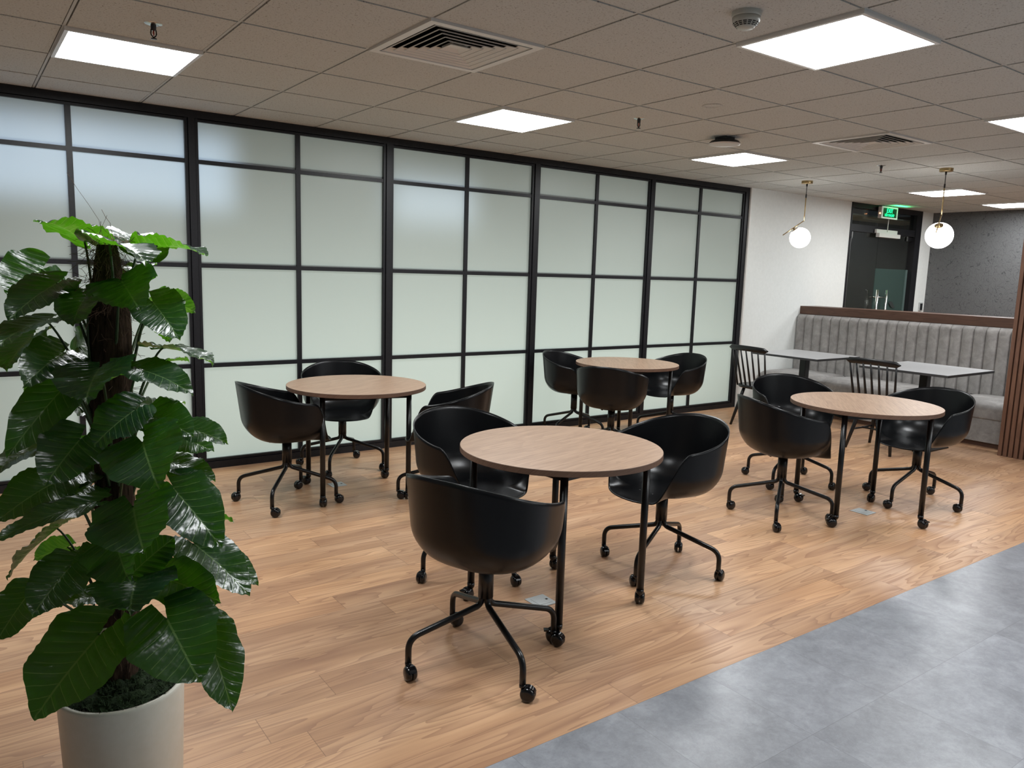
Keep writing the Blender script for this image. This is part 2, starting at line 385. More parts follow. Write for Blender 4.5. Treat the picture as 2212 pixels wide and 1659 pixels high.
lights_at = [(0.0, 0.0), (2.4, 0.0), (4.8, 0.0), (8.3, -0.1), (10.1, -0.1),
             (0.0, -2.4), (2.4, -2.4), (4.8, -2.4), (7.2, -2.4), (9.6, -2.4),
             (2.4, -4.8), (4.8, -4.8), (7.2, -4.8), (9.6, -4.8),
             (4.8, -7.2), (7.2, -7.2)]
vents_at = [(1.2, -1.2), (4.8, -1.2)]
# ceiling: lay-in tiles over a slightly recessed grid
mb = MB(); mb.box(X0, X1, Y0, 4.6, CEIL+0.16, CEIL+0.20); mb.box(X0, X1, GW+0.0, GW+0.03, CEIL+0.0005, CEIL+0.16)  # unseen strip above the glass added to keep the backlights out of the void
tiles = MB()
holes = [(a, b) for a, b in lights_at + vents_at]
i0, i1 = int(X0/0.6)-1, int(X1/0.6)+1; j0, j1 = int(Y0/0.6)-1, 3
for i in range(i0, i1):
    for j in range(j0, j1):
        xa, ya = i*0.6, j*0.6
        if any(abs(xa-a) < 0.45 and abs(ya-b) < 0.45 and abs(xa-a)+abs(ya-b) < 0.5 for a, b in holes if abs(a/0.6-round(a/0.6)) < 0.01): continue
        bx0, bx1 = max(xa+0.011, X0), min(xa+0.589, X1); by0, by1 = max(ya+0.011, Y0), min(ya+0.589, Y1-0.005)
        if bx1-bx0 < 0.02 or by1-by0 < 0.02: continue
        cut = [(a, b) for a, b in holes if abs(a/0.6-round(a/0.6)) >= 0.01 and abs(xa-a) < 0.6 and abs(ya-b) < 0.6]
        tiles.box(bx0, bx1, by0, by1, CEIL, CEIL+0.018)
ce = mb.build('ceiling', MT['groove_shade']); S(ce)
tb = MB()
for i in range(i0, i1+1):
    if X0 < i*0.6 < X1: tb.box(i*0.6-0.006, i*0.6+0.006, Y0, Y1, CEIL+0.003, CEIL+0.034)
for j in range(j0, j1+1):
    if Y0 < j*0.6 < Y1: tb.box(X0, X1, j*0.6-0.006, j*0.6+0.006, CEIL+0.0032, CEIL+0.034)
S(tb.build('grid_bars', MT['grid'], ce))
S(tiles.build('tile_field', MT['ceil'], ce))

# white wall beside and over the door, wallpaper wall, unseen walls
YW = 1.58
wl = MB(); wl.box(6.985, 9.02, YW, YW+0.14, 0, CEIL); wl.box(10.83, X1, YW, YW+0.14, 0, CEIL)
S(wl.build('wall_back', MT['white']))
S(MB().box(X1, X1+0.12, Y0, YW+0.14, 0, CEIL).build('wall_right', MT['paper']))
S(MB().box(X0-0.12, X0, Y0, 4.6, 0, CEIL).build('wall_left', MT['white']))
S(MB().box(X0, X1, Y0-0.12, Y0, 0, CEIL).build('wall_front', MT['white']))
S(MB().box(6.985, 7.42, YW-0.012, YW, 0, 0.09).build('baseboard_back', MT['baseb']))
S(MB().box(8.45, 9.02, YW-0.012, YW, 0, 0.09).box(10.83, X1, YW-0.012, YW, 0, 0.09).build('baseboard_back', MT['baseb']))
S(MB().box(6.962, 6.986, YW-0.004, YW+0.12, 0, CEIL).build('trim_1', MT['whitem']))

# glazed partition: bays between posts; frame + glazing bars + four rows of two panes each
posts = [-2.067, -0.572, 0.918, 2.419, 3.912, 5.407, 6.907]
for b in range(6):
    xa, xb = posts[b]+0.022, posts[b+1]-0.022
    xl, xr = posts[b]+0.044, posts[b+1]-0.048
    if b == 5: xb = 6.93
    fr = MB(); y0, y1 = GW-0.035, GW+0.035
    fr.box(posts[b]-0.022 if b else xa-0.03, xa, y0, y1, 0, CEIL)           # left post
    fr.box(xa, xa+0.004, y0+0.012, y1, 0.05, CEIL-0.06)
    if b == 5: fr.box(6.897, 6.962, y0, y1, 0, CEIL)
    xe = 6.897 if b == 5 else posts[b+1]-0.022
    fr.box(xa, xe, y0, y1, CEIL-0.052, CEIL)                                 # header
    fr.box(xa, xe, y0, y1, 0, 0.052)                                         # sill
    fr.box(xa+0.004, xa+0.022, y0+0.010, y1-0.01, 0.052, CEIL-0.052)         # beads
    fr.box(xe-0.022, xe-0.004, y0+0.010, y1-0.01, 0.052, CEIL-0.052)
    fr.box(xa+0.022, xe-0.022, y0+0.010, y1-0.01, CEIL-0.072, CEIL-0.056)
    fr.box(xa+0.022, xe-0.022, y0+0.010, y1-0.01, 0.056, 0.074)
    fr.box(xa, xa+0.02, GW+0.004, y1-0.012, 0.05, CEIL-0.05).box(xe-0.02, xe, GW+0.004, y1-0.012, 0.05, CEIL-0.05)
    fr.box(xa, xe, GW+0.004, y1-0.012, 0.05, 0.072).box(xa, xe, GW+0.004, y1-0.012, CEIL-0.070, CEIL-0.05)
    win = S(fr.build('window_%d' % (b+1), MT['frame']))
    xm = (posts[b]+posts[b+1])/2+0.006
    gb = MB(); gb.box(xm-0.017, xm+0.017, GW-0.018, GW+0.018, 0.074, CEIL-0.072)
    gb.build('upright_bar', MT['frame'], win)
    zr = [(0.748, 0.778), (1.463, 1.493), (2.177, 2.205)]
    for za, zb in zr:
        g_ = MB(); g_.box(xa+0.022, xm-0.017, GW-0.018, GW+0.018, za, zb).box(xm+0.017, xe-0.022, GW-0.018, GW+0.018, za, zb)
        g_.build('cross_bar', MT['frame'], win)
    zz = [0.070] + [q for p in zr for q in p] + [CEIL-0.068]
    pn = MB()
    for k in range(4):
        for (pa, pb) in ((xa+0.018, xm), (xm, xe-0.018)):
            z0_, z1_ = zz[2*k]-0.006, zz[2*k+1]+0.006
            pn.grid([[(pa, GW, z0_), (pa, GW, z1_)], [(pb, GW, z0_), (pb, GW, z1_)]], smooth=False)
    pn.build('pane', MT['pane'], win)

# glass door in the white wall, with the dark corridor behind it
dr = MB()
dr.box(9.02, 10.83, YW-0.01, YW+0.09, 2.465, CEIL); dr.box(10.68, 10.83, YW-0.01, YW+0.09, 0, 2.465)
dr.box(9.02, 9.045, YW-0.01, YW+0.09, 0, 2.465); dr.box(9.045, 10.68, YW, YW+0.08, 2.165, 2.255)
door = S(dr.build('door_1', MT['frame']))
gm = MB()
for (a, b, c_, d) in ((9.045, 10.68, 2.255, 2.465), (9.045, 9.12, 0.02, 2.165), (9.125, 9.80, 0.02, 2.16), (9.805, 10.60, 0.02, 2.16)):
    gm.box(a, b, YW+0.035, YW+0.045, c_, d)
gm.build('glass_leaf', MT['glass'], door)
MB().box(9.118, 9.126, YW+0.030, YW+0.050, 0.02, 2.12).build('edge_strip', MT['chrome'], door)
MB().box(9.045, 9.16, YW+0.022, YW+0.058, 2.10, 2.155).box(10.52, 10.68, YW+0.022, YW+0.058, 2.10, 2.155).build('patch_fitting', MT['metal'], door)
MB().box(9.10, 9.125, YW+0.012, YW+0.022, 2.07, 2.16).box(10.50, 10.53, YW+0.012, YW+0.022, 2.10, 2.165).build('pivot_plate', MT['chrome'], door)
MB().box(9.81, 10.67, YW+0.046, YW+0.050, 0.05, 1.70).build('frosted_film', MT['film'], door)
lg = MB(); P = []
for k in range(13):
    t = k/12; P.append([(10.215+0.17*t, YW+0.031, 1.235-0.075*t*t-0.0*t+0.028*math.sin(PI*t)), (10.215+0.17*t, YW+0.031, 1.235-0.075*t-0.028*math.sin(PI*t))])
lg.grid(P, smooth=False); lg.build('leaf_mark', MT['logo'], door)
for hx in (9.785, 10.02):
    h = MB(); h.tube([(hx, YW-0.03, 0.75), (hx, YW-0.03, 1.41)], 0.017, 14)
    h.tube([(hx, YW-0.03, 0.85), (hx, YW+0.035, 0.85)], 0.009, 8); h.tube([(hx, YW-0.03, 1.31), (hx, YW+0.035, 1.31)], 0.009, 8)
    h.build('door_handle', MT['chrome'], door)
MB().tube([(9.80, YW-0.02, 1.31), (10.01, YW-0.02, 1.31)], 0.006, 8).build('handle_link', MT['chrome'], door)
# corridor
cr = MB(); cr.box(8.3, 11.6, 4.4, 4.5, 0, CEIL); cr.box(8.2, 8.3, YW+0.14, 4.5, 0, CEIL); cr.box(11.6, 11.7, YW+0.14, 4.5, 0, CEIL)
S(cr.build('wall_corridor', MT['dark']))
S(MB().box(8.3, 10.42, 3.3, 3.36, 0, 2.12).box(10.44, 11.6, 3.34, 3.40, 0, 2.12).build('door_2', MT['dark2']))
S(MB().box(8.3, 11.6, YW+0.2, 4.4, 2.40, 2.42).build('ceiling', MT['grid']))
S(MB().box(8.3, 11.6, 3.25, 3.42, 2.12, 2.26).box(8.3, 11.6, 2.3, 2.42, 2.34, 2.40).build('trim_2', MT['dark']))
S(MB().box(6.985, 8.3, YW+0.14, 4.6, 0, CEIL).build('wall_corridor', MT['white']))
dl = empty('downlight', (9.33, 2.2, 2.40)); tag(dl, 'small round downlight glowing in the dark corridor behind the glass door', 'ceiling light')
MB().lathe([(0, -0.012), (0.045, -0.012), (0.045, 0.0)], 20).build('lens', MT['downl'], dl)
MB().lathe([(0.046, -0.014), (0.058, -0.010), (0.058, 0.0)], 20).build('trim_ring', MT['whitem'], dl)

# slatted timber wall end on the right
sw = MB(); sw.box(7.095, 7.25, -3.6, -1.225, 0, CEIL)
sw_o = S(sw.build('wall_timber', MT['walnut']))
sl = MB(); yy = -1.225; k = 0
while yy > -3.55:
    sl.box(7.068, 7.098, yy-0.030, yy, 0, CEIL, 0.0); yy -= 0.0432; k += 1
S(sl.build('slat_field', MT['slat'], sw_o))

# ------------------------------------------------------------------ low partition with ledge, banquette
lp = empty('low_partition', (8.25, -0.35, 0)); tag(lp, 'low dark walnut partition running behind the grey banquette, with a flat ledge on top', 'partition')
MB().box(-0.165, 0.17, -1.58, 1.93, 1.096, 1.192, 0.0).build('ledge', MT['walnut'], lp)
MB().box(-0.150, 0.15, -1.58, 1.92, 0.0, 1.094).build('panel', MT['walnut'], lp)

bq = empty('banquette', (7.7, -0.2, 0)); tag(bq, 'long grey velour banquette with a channelled upright back against the walnut partition', 'sofa')
def bqy(y): return y+0.2
for k in range(29):
    ya = 1.574-k*0.1152; yb = ya-0.1135
    m_ = MB(); nz = 22; nu = 10; P = []
    for i in range(nu+1):
        t = i/nu; bul = math.sqrt(max(0, 1-(2*t-1)**2))
        row = []
        for j in range(nz+1):
            s_ = j/nz; z = 0.40+s_*0.692
            topf = 1.0
            if s_ > 0.93: topf = math.sqrt(max(0.0, 1-((s_-0.93)/0.07)**2))
            dx = 0.004+(0.026*bul**0.7+0.05)*(0.35+0.65*topf)
            dx += 0.0025*noise.noise(Vector((ya*9+t, z*5, k)))
            row.append((8.085-7.7-dx, bqy(ya-(ya-yb)*t), z))
        row.append((8.085-7.7, bqy(ya-(ya-yb)*t), 1.092))
        P.append(row)
    m_.grid(P); m_.build('back_channel', MT['fabric'], bq)
def cushion(y0, y1):
    m_ = MB(); m_.box(0, 1, 0, 1, 0, 1)
    bm = m_.bm; bmesh.ops.subdivide_edges(bm, edges=bm.edges[:], cuts=13, use_grid_fill=True)
    xa, xb = 7.315, 8.02
    for v in bm.verts:
        u, t, s_ = v.co
        # rounded box
        L = Vector((xb-xa, y1-y0, 0.150)); p = Vector((u*L.x, t*L.y, s_*L.z)); r = 0.055
        q = Vector((min(max(p.x, r), L.x-r), min(max(p.y, r), L.y-r), min(max(p.z, 0.02), L.z-r)))
        d = p-q
        if d.length > 1e-6: p = q + d.normalized()*min(d.length, r)
        if s_ > 0.5:
            p.z += 0.018*math.sin(PI*u)*math.sin(PI*t)**0.3 + 0.006*noise.noise(Vector((p.x*6, (p.y+y0)*5, 1)))
        v.co = Vector((xa-7.7+p.x, bqy(y0)+p.y, 0.268+p.z))
    for f in bm.faces: f.smooth = True
    m_.build('seat_cushion', MT['fabric'], bq)
for y0, y1 in ((0.822, 1.574), (-0.572, 0.818), (-1.92, -0.576)): cushion(y0, y1)
MB().box(7.325-7.7, 8.0-7.7, bqy(-1.92), bqy(1.574), 0.045, 0.272, 0.008).build('base', MT['fabric'], bq)
MB().box(7.36-7.7, 7.98-7.7, bqy(-1.92), bqy(1.574), 0.0, 0.046).build('plinth', MT['walnut'], bq)

# ------------------------------------------------------------------ ceiling fixtures
def panel_light(x, y, label, grp='square ceiling light panels'):
    t = empty('ceiling_light', (x+0.3, y+0.3, CEIL)); tag(t, label, 'ceiling light', grp)
    f = MB(); a, b = 0.2985, 0.281
    for (xa, xb, ya, yb) in ((-a, a, -a, -b), (-a, a, b, a), (-a, -b, -b, b), (b, a, -b, b)):
        f.box(xa, xb, ya, yb, -0.016, 0.0105)
    f.build('frame', MT['alu'], t)
    q = MB(); q._f([q.bm.verts.new(p) for p in ((-b, -b, -0.010), (-b, b, -0.010), (b, b, -0.010), (b, -b, -0.010))]); q.build('diffuser', MT['panel'], t, fix=False)
    MB().box(-b, b, -b, b, -0.008, 0.0095).build('backing', MT['alu'], t)
    return t
LL = {0: 'bright square ceiling light panel above the potted plant, beside the leftmost sprinkler',
      1: 'bright square ceiling light panel in the middle, above the glass partition centre',
      2: 'bright square ceiling light panel just behind the round black-sided access point',
      3: 'bright square ceiling light panel seen behind the right pendant cord',
      4: 'farthest bright ceiling light panel, cut by the right edge above the dark wallpaper',
      6: 'largest and nearest bright ceiling light panel, beside the white smoke detector',
      7: 'bright ceiling light panel cut off by the right edge, right of the far air vent'}
for i, (x, y) in enumerate(lights_at):
    panel_light(x, y, LL.get(i, 'bright square ceiling light panel overhead outside the picture'))

def vent(x, y, label):
    t = empty('air_vent', (x+0.3, y+0.3, CEIL)); tag(t, label, 'air vent', 'square ceiling air vents')
    f = MB(); a, b = 0.2985, 0.262
    for (xa, xb, ya, yb) in ((-a, a, -a, -b), (-a, a, b, a), (-a, -b, -b, b), (b, a, -b, b)):
        f.box(xa, xb, ya, yb, -0.010, 0.0105)
    f.build('frame', MT['whitem'], t)
    for k in range(6):
        r0 = 0.250-k*0.0385; r1 = r0-0.031; m_ = MB()
        c = [(-1,-1),(1,-1),(1,1),(-1,1)]
        for i in range(4):
            (ax, ay), (bx, by) = c[i], c[(i+1) % 4]
            lo = [(ax*r0, ay*r0, -0.008), (bx*r0, by*r0, -0.008)]; hi = [(bx*r1, by*r1, 0.006), (ax*r1, ay*r1, 0.006)]
            vs = [m_.bm.verts.new(p) for p in lo+hi]; m_._f(vs)
            vs2 = [m_.bm.verts.new((p[0]+(0.0035 if p[0] > 0 else -0.0035), p[1]+(0.0035 if p[1] > 0 else -0.0035), p[2])) for p in lo+hi]; m_._f(vs2[::-1])
            m_._f([vs[1], vs[0], vs2[0], vs2[1]])
            p0_, p1_ = lo; l0 = [(p[0]*1.004, p[1]*1.004, -0.0105) for p in lo]; l1 = [(p[0]*1.004+(0.002 if p[0] > 0 else -0.002), p[1]*1.004+(0.002 if p[1] > 0 else -0.002), -0.0105) for p in lo]
            a_ = [m_.bm.verts.new(p) for p in (p0_, p1_, l0[1], l0[0], l1[0], l1[1])]; m_._f([a_[0], a_[1], a_[2], a_[3]]); m_._f([a_[3], a_[2], a_[5], a_[4]])
        if k == 5: m_.box(-r0+0.012, r0-0.012, -r0+0.012, r0-0.012, 0.004, 0.007)
        m_.build('louvre', MT['whitem'], t, fix=False)
    d_ = MB(); d_.box(-0.27, 0.27, -0.27, 0.27, 0.15, 0.154); d_.box(-0.275, -0.27, -0.27, 0.27, 0.0, 0.15); d_.box(0.27, 0.275, -0.27, 0.27, 0.0, 0.15); d_.box(-0.27, 0.27, -0.275, -0.27, 0.0, 0.15); d_.box(-0.27, 0.27, 0.27, 0.275, 0.0, 0.15); d_.build('duct', MT['slot'], t)  # near-black walls paint in the unlit void behind the louvres
vent(1.2, -1.2, 'near square louvred air vent at the top of the picture')
vent(4.8, -1.2, 'far square louvred air vent between the access point and the right pendant')
# dark voids above the vents
for (x, y) in vents_at: pass

def sprinkler(x, y, label):
    t = empty('sprinkler_head', (x, y, CEIL)); tag(t, label, 'sprinkler', 'ceiling sprinkler heads')
    MB().lathe([(0.0, -0.006), (0.018, -0.006), (0.034, -0.002), (0.037, 0.0)], 28).build('escutcheon', MT['chrome'], t)
    MB().lathe([(0.0, -0.028), (0.011, -0.028), (0.012, -0.004), (0.012, 0.0)], 18).build('body', MT['apblack'], t)
    y_ = MB()
    for s_ in (-1, 1): y_.tube(bend([(s_*0.010, 0, -0.024), (s_*0.012, 0, -0.046), (0, 0, -0.058)], 0.01), 0.0028, 8)
    y_.lathe([(0, -0.064), (0.013, -0.064), (0.013, -0.061), (0, -0.058)], 16)
    y_.build('yoke', MT['metal'], t)
    MB().lathe([(0, -0.052), (0.0032, -0.050), (0.0036, -0.038), (0.0032, -0.028), (0, -0.026)], 10).build('glass_bulb', MT['bulb'], t)
sprinkler(0.31, -0.31, 'chrome sprinkler head beside the light panel over the plant')
sprinkler(3.28, -0.32, 'chrome sprinkler head right of the middle ceiling light panel')
sprinkler(6.25, -0.34, 'farthest sprinkler head, between the two hanging globe pendants')

t = empty('smoke_detector', (2.105, -2.085, CEIL)); tag(t, 'round off-white smoke detector with dark slots next to the nearest light panel', 'smoke detector')
MB().lathe([(0.0, -0.020), (0.054, -0.020), (0.057, -0.014), (0.057, 0.0)], 40).build('mounting_base', MT['smoke'], t)
MB().lathe([(0.0, -0.062), (0.030, -0.061), (0.033, -0.057), (0.050, -0.040), (0.053, -0.034), (0.054, -0.021), (0.0, -0.021)], 40).build('chamber', MT['smoke'], t)
sm = MB()
for ring, (rr, zz_) in enumerate(((0.0485, -0.0430), (0.0435, -0.0480), (0.0385, -0.0530))):
    for k in range(16):
        a0 = 2*PI*k/16+0.05; a1 = 2*PI*(k+1)/16-0.05; P = []
        for j in range(5):
            a = a0+(a1-a0)*j/4
            P.append([((rr+0.0012)*math.cos(a), (rr+0.0012)*math.sin(a), zz_+0.0008), ((rr-0.0012)*math.cos(a), (rr-0.0012)*math.sin(a), zz_-0.0022)])
        sm.grid(P)
sm.build('slot_rings', MT['slot'], t)

t = empty('access_point', (4.215, -0.27, CEIL)); tag(t, 'round wireless access point with a dark side and pale face on the ceiling', 'access point')
MB().box(-0.05, 0.05, -0.05, 0.05, -0.022, 0.0).build('bracket', MT['apblack'], t)
MB().lathe([(0.0, -0.020), (0.070, -0.020), (0.100, -0.028), (0.114, -0.044), (0.115, -0.048)], 40).build('housing', MT['apblack'], t)
MB().lathe([(0.1155, -0.0475), (0.113, -0.053), (0.095, -0.057), (0.0, -0.060)], 40).build('face', MT['appale'], t)
t = tag(MB().lathe([(0.062, -0.001), (0.060, -0.004), (0.046, -0.004), (0.044, -0.002), (0.0, -0.002)], 36).build('ceiling_speaker', MT['ceil'], None, (3.32, -0.90, CEIL)), 'flush round speaker disc set in a ceiling tile ahead of the access point', 'speaker')

def pendant(x, y, rod_dir, label, gr=0.105):
    t = empty('pendant_lamp', (x, y, CEIL)); tag(t, label, 'pendant lamp', 'brass pendants with white globes')
    MB().lathe([(0.0, -0.028), (0.054, -0.028), (0.056, -0.025), (0.056, 0.0)], 32).build('canopy', MT['brass'], t)
    c = MB(); c.tube([(0, 0, -0.028), (0, 0, -0.175)], 0.0035, 8); c.tube([(0, 0, -0.028), (0, 0, -0.055)], 0.008, 10); c.tube([(0, 0, -0.135), (0, 0, -0.17)], 0.007, 10)
    c.build('cord', MT['metal'], t)
    d = Vector(rod_dir); e = Vector((0, 0, -0.405)); tip = e + d
    c = MB(); c.tube([(0, 0, -0.165), (0, 0, -0.405)], 0.0055, 10); c.tube([e, tip], 0.0052, 10)
    c.build('arm', MT['brass'], t)
    # globe hangs off the slanting part of the arm
    dn = d.normalized(); side = (Vector((0,0,-1)) - dn*dn.dot(Vector((0,0,-1)))).normalized()
    c0 = e + d*0.50
    gc = c0 + side*(gr+0.020)
    axm = Matrix((side.orthogonal().normalized(), side.cross(side.orthogonal().normalized()), side)).transposed()
    MB().lathe([(0, 0), (0.010, 0.0), (0.010, 0.020), (0.036, 0.022), (0.036, 0.034), (0, 0.034)], 20, c0, True, axm).build('socket', MT['brass'], t)
    prof = [(gr*math.sin(PI*k/24), -gr*math.cos(PI*k/24)) for k in range(25)]
    MB().lathe(prof, 40, gc).build('globe', MT['globe'], t)
d1 = -RT*0.205 + FW*0.02; d1 = Vector((d1.x, d1.y, 0)).normalized()*0.205
pendant(6.815, 0.77, (d1.x, d1.y, -0.155), 'left brass pendant with white globe in front of the white wall')
d2 = Vector((-0.10, 0.05, 0)) - Vector((FW.x, FW.y, 0)).normalized()*0.13
pendant(6.775, -0.65, (d2.x, d2.y, -0.165), 'right brass pendant with white globe in front of the dark wallpaper', 0.115)

# exit sign
def text_mesh(s, size, depth, mat_, name, parent, loc, rot):
    cu = bpy.data.curves.new('t', 'FONT'); cu.body = s; cu.size = size; cu.extrude = depth; cu.align_x = 'CENTER'; cu.align_y = 'CENTER'
    o = bpy.data.objects.new('t', cu); col.objects.link(o)
    bpy.context.view_layer.update()
    me = bpy.data.meshes.new_from_object(o.evaluated_get(bpy.context.evaluated_depsgraph_get()))
    bpy.data.objects.remove(o); me.materials.clear(); me.materials.append(mat_)
    return link(name, me, parent, loc, rot)
es = empty('exit_sign', (9.80, 1.50, 2.437)); tag(es, 'green lit exit sign with a pale frame hanging over the glass door', 'sign')
hb = MB(); hb.box(-0.195, 0.195, 0.0, 0.05, -0.076, 0.076, 0.004)
hb.build('housing', MT['appale'], es)
fb = MB()
for (xa, xb, za, zb) in ((-0.195, 0.195, 0.060, 0.078), (-0.195, 0.195, -0.078, -0.060), (-0.195, -0.176, -0.06, 0.06), (0.176, 0.195, -0.06, 0.06)):
    fb.box(xa, xb, -0.010, 0.001, za, zb)
fb.build('frame', mat('pale_sign_frame', (0.75, 0.8, 0.74), 0.4, emis=(0.8, 1, 0.85), es=0.25), es)
MB().box(-0.177, 0.177, -0.004, 0.0, -0.061, 0.061).build('face', MT['exitface'], es)
text_mesh('EXIT', 0.076, 0.001, MT['exitglow'], 'lettering', es, (0.0, -0.006, 0.024), (R(90), 0, 0))
text_mesh('LỐI THOÁT', 0.046, 0.001, MT['exitglow'], 'lettering', es, (0.0, -0.006, -0.033), (R(90), 0, 0))
MB().box(-0.200, -0.194, 0.012, 0.030, -0.02, -0.006).build('indicator', MT['lampdot'], es)
MB().tube([(-0.09, 0.02, 0.076), (-0.09, 0.02, CEIL-2.437)], 0.004, 8).tube([(0.09, 0.02, 0.076), (0.09, 0.02, CEIL-2.437)], 0.004, 8).build('hanger', MT['whitem'], es)
gl = area('exit_glow', (9.90, 1.40, 2.490), (R(180), 0, 0), 0.34, 0.04, 0.75, (0.05, 1.0, 0.3), 170)
lk_ = empty('magnetic_lock', (9.89, YW-0.035, 2.16)); tag(lk_, 'white two-piece magnetic lock with a cable at the head of the glass door', 'lock')
MB().box(-0.28, 0.25, -0.0, 0.03, 0.008, 0.058, 0.002).build('lock_body', MT['whitem'], lk_)
MB().box(-0.24, 0.30, -0.02, 0.03, -0.045, 0.008, 0.002).build('armature_plate', MT['whitem'], lk_)
MB().tube(bend([(-0.02, -0.004, 0.03), (-0.025, -0.006, 0.13), (-0.01, 0.0, 0.20)], 0.05), 0.006, 8).build('cable', MT['whitem'], lk_)
# wall devices right of the door
rd = empty('card_reader', (11.03, YW, 1.18)); tag(rd, 'small dark card reader on the white wall beside the door', 'card reader')
MB().box(-0.045, 0.045, -0.02, 0, -0.06, 0.06, 0.004).build('housing', MT['steel'], rd)
MB().box(-0.032, 0.032, -0.023, -0.019, -0.05, 0.045).build('reader_face', MT['apblack'], rd)
X1v = X1
swt = empty('light_switch', (11.105, YW, 1.18)); tag(swt, 'white switch plates on the white wall beside the dark wallpaper', 'light switch')
MB().box(-0.022, 0.022, -0.010, 0, -0.06, 0.06, 0.003).build('plate', MT['whitem'], swt)
for k in range(3): MB().box(-0.015, 0.015, -0.014, -0.009, -0.045+k*0.032, -0.02+k*0.032).build('rocker', MT['white'], swt)

# ------------------------------------------------------------------ round tables
def caster_mesh(brake=False, sc=1.0):
    m_ = MB(); r = 0.0240*sc; wd = 0.0135*sc; gap = 0.0055*sc
    ax = Matrix(((0, 0, 1), (0, 1, 0), (-1, 0, 0)))
    for s_ in (-1, 1):
        prof = [(0, wd), (r*0.55, wd), (r*0.82, wd*0.82), (r*0.97, wd*0.45), (r, 0.0), (r*0.99, -wd*0.25), (0, -wd*0.25)]
        prof = [(a, b*s_) for a, b in prof]
        m_.lathe(prof, 22, (s_*gap, 0.018*sc, r), True, ax)
    # hood + stem
    P = []
    for k in range(9):
        a = R(20+k*17); rr = r*1.07
        P.append([(-gap-wd*0.35, 0.018*sc+rr*math.cos(a), r+rr*math.sin(a)), (gap+wd*0.35, 0.018*sc+rr*math.cos(a), r+rr*math.sin(a))])
    m_.grid(P)
    m_.box(-gap*0.7, gap*0.7, -0.004*sc, 0.02*sc, r*0.8, 2*r)
    m_.lathe([(0, 2*r-0.006), (0.0105*sc, 2*r-0.006), (0.0105*sc, 2*r+0.006), (0, 2*r+0.006)], 16)
    if brake: m_.box(-0.012, 0.012, 0.040, 0.060, 2*r-0.010, 2*r-0.004)
    return m_.mesh('caster', MT['wheel'])
CM = caster_mesh(False, 1.16); CMB = caster_mesh(True, 1.22)
TH = 0.737; TR = 0.452
tm = MB()
tm.lathe([(0, TH), (TR-0.002, TH)], 96, smooth=False)
top_face = tm.mesh('tabletop', MT['top'])
tm = MB()
tm.mi = 0; tm.lathe([(0, TH), (TR-0.0015, TH)], 96, smooth=False)
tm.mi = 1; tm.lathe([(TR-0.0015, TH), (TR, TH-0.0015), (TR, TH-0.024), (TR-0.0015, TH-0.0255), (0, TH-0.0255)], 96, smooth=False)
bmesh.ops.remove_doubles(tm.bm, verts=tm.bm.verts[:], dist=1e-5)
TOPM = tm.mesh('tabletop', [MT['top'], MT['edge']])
LG = 0.275
lm = MB(); lm.tube([(0, 0, 0.064), (0, 0, TH-0.0255)], 0.0165, 18); lm.lathe([(0, 0.060), (0.017, 0.060), (0.0175, 0.078), (0, 0.078)], 18)
LEGM = lm.mesh('leg', MT['metal'])
fm = MB()
for s_ in (-1, 1):
    fm.box(-LG+0.012, LG-0.012, s_*LG-0.010, s_*LG+0.010, TH-0.056, TH-0.0258)
    fm.box(s_*LG-0.010, s_*LG+0.010, -LG+0.012, LG-0.012, TH-0.056, TH-0.0258)
FRM = fm.mesh('frame', MT['metal'])
def round_table(x, y, rz, label, seed):
    t = empty('round_table', (x, y, 0), rz); tag(t, label, 'table', 'round wooden tables on casters')
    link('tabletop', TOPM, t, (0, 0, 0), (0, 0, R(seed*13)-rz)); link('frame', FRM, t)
    rnd = random.Random(seed)
    for i, (sx, sy) in enumerate(((-1,-1), (1,-1), (1,1), (-1,1))):
        l = link('leg', LEGM, t, (sx*LG, sy*LG, 0))
        link('caster', CMB, l, (0, 0, 0), (0, 0, rnd.uniform(0, 6.28)))
    return t
round_table(1.695, -1.555, R(8), 'nearest round wooden table, in the middle of the picture', 1)
round_table(1.655, 0.520, R(-12), 'round wooden table behind the plant, closest to the left glass panes', 2)
round_table(4.240, -1.525, R(-31), 'round wooden table on the right, in front of the spindle chairs', 3)
round_table(4.330, 0.745, R(8), 'farthest round wooden table, beside the glass partition in the middle', 4)

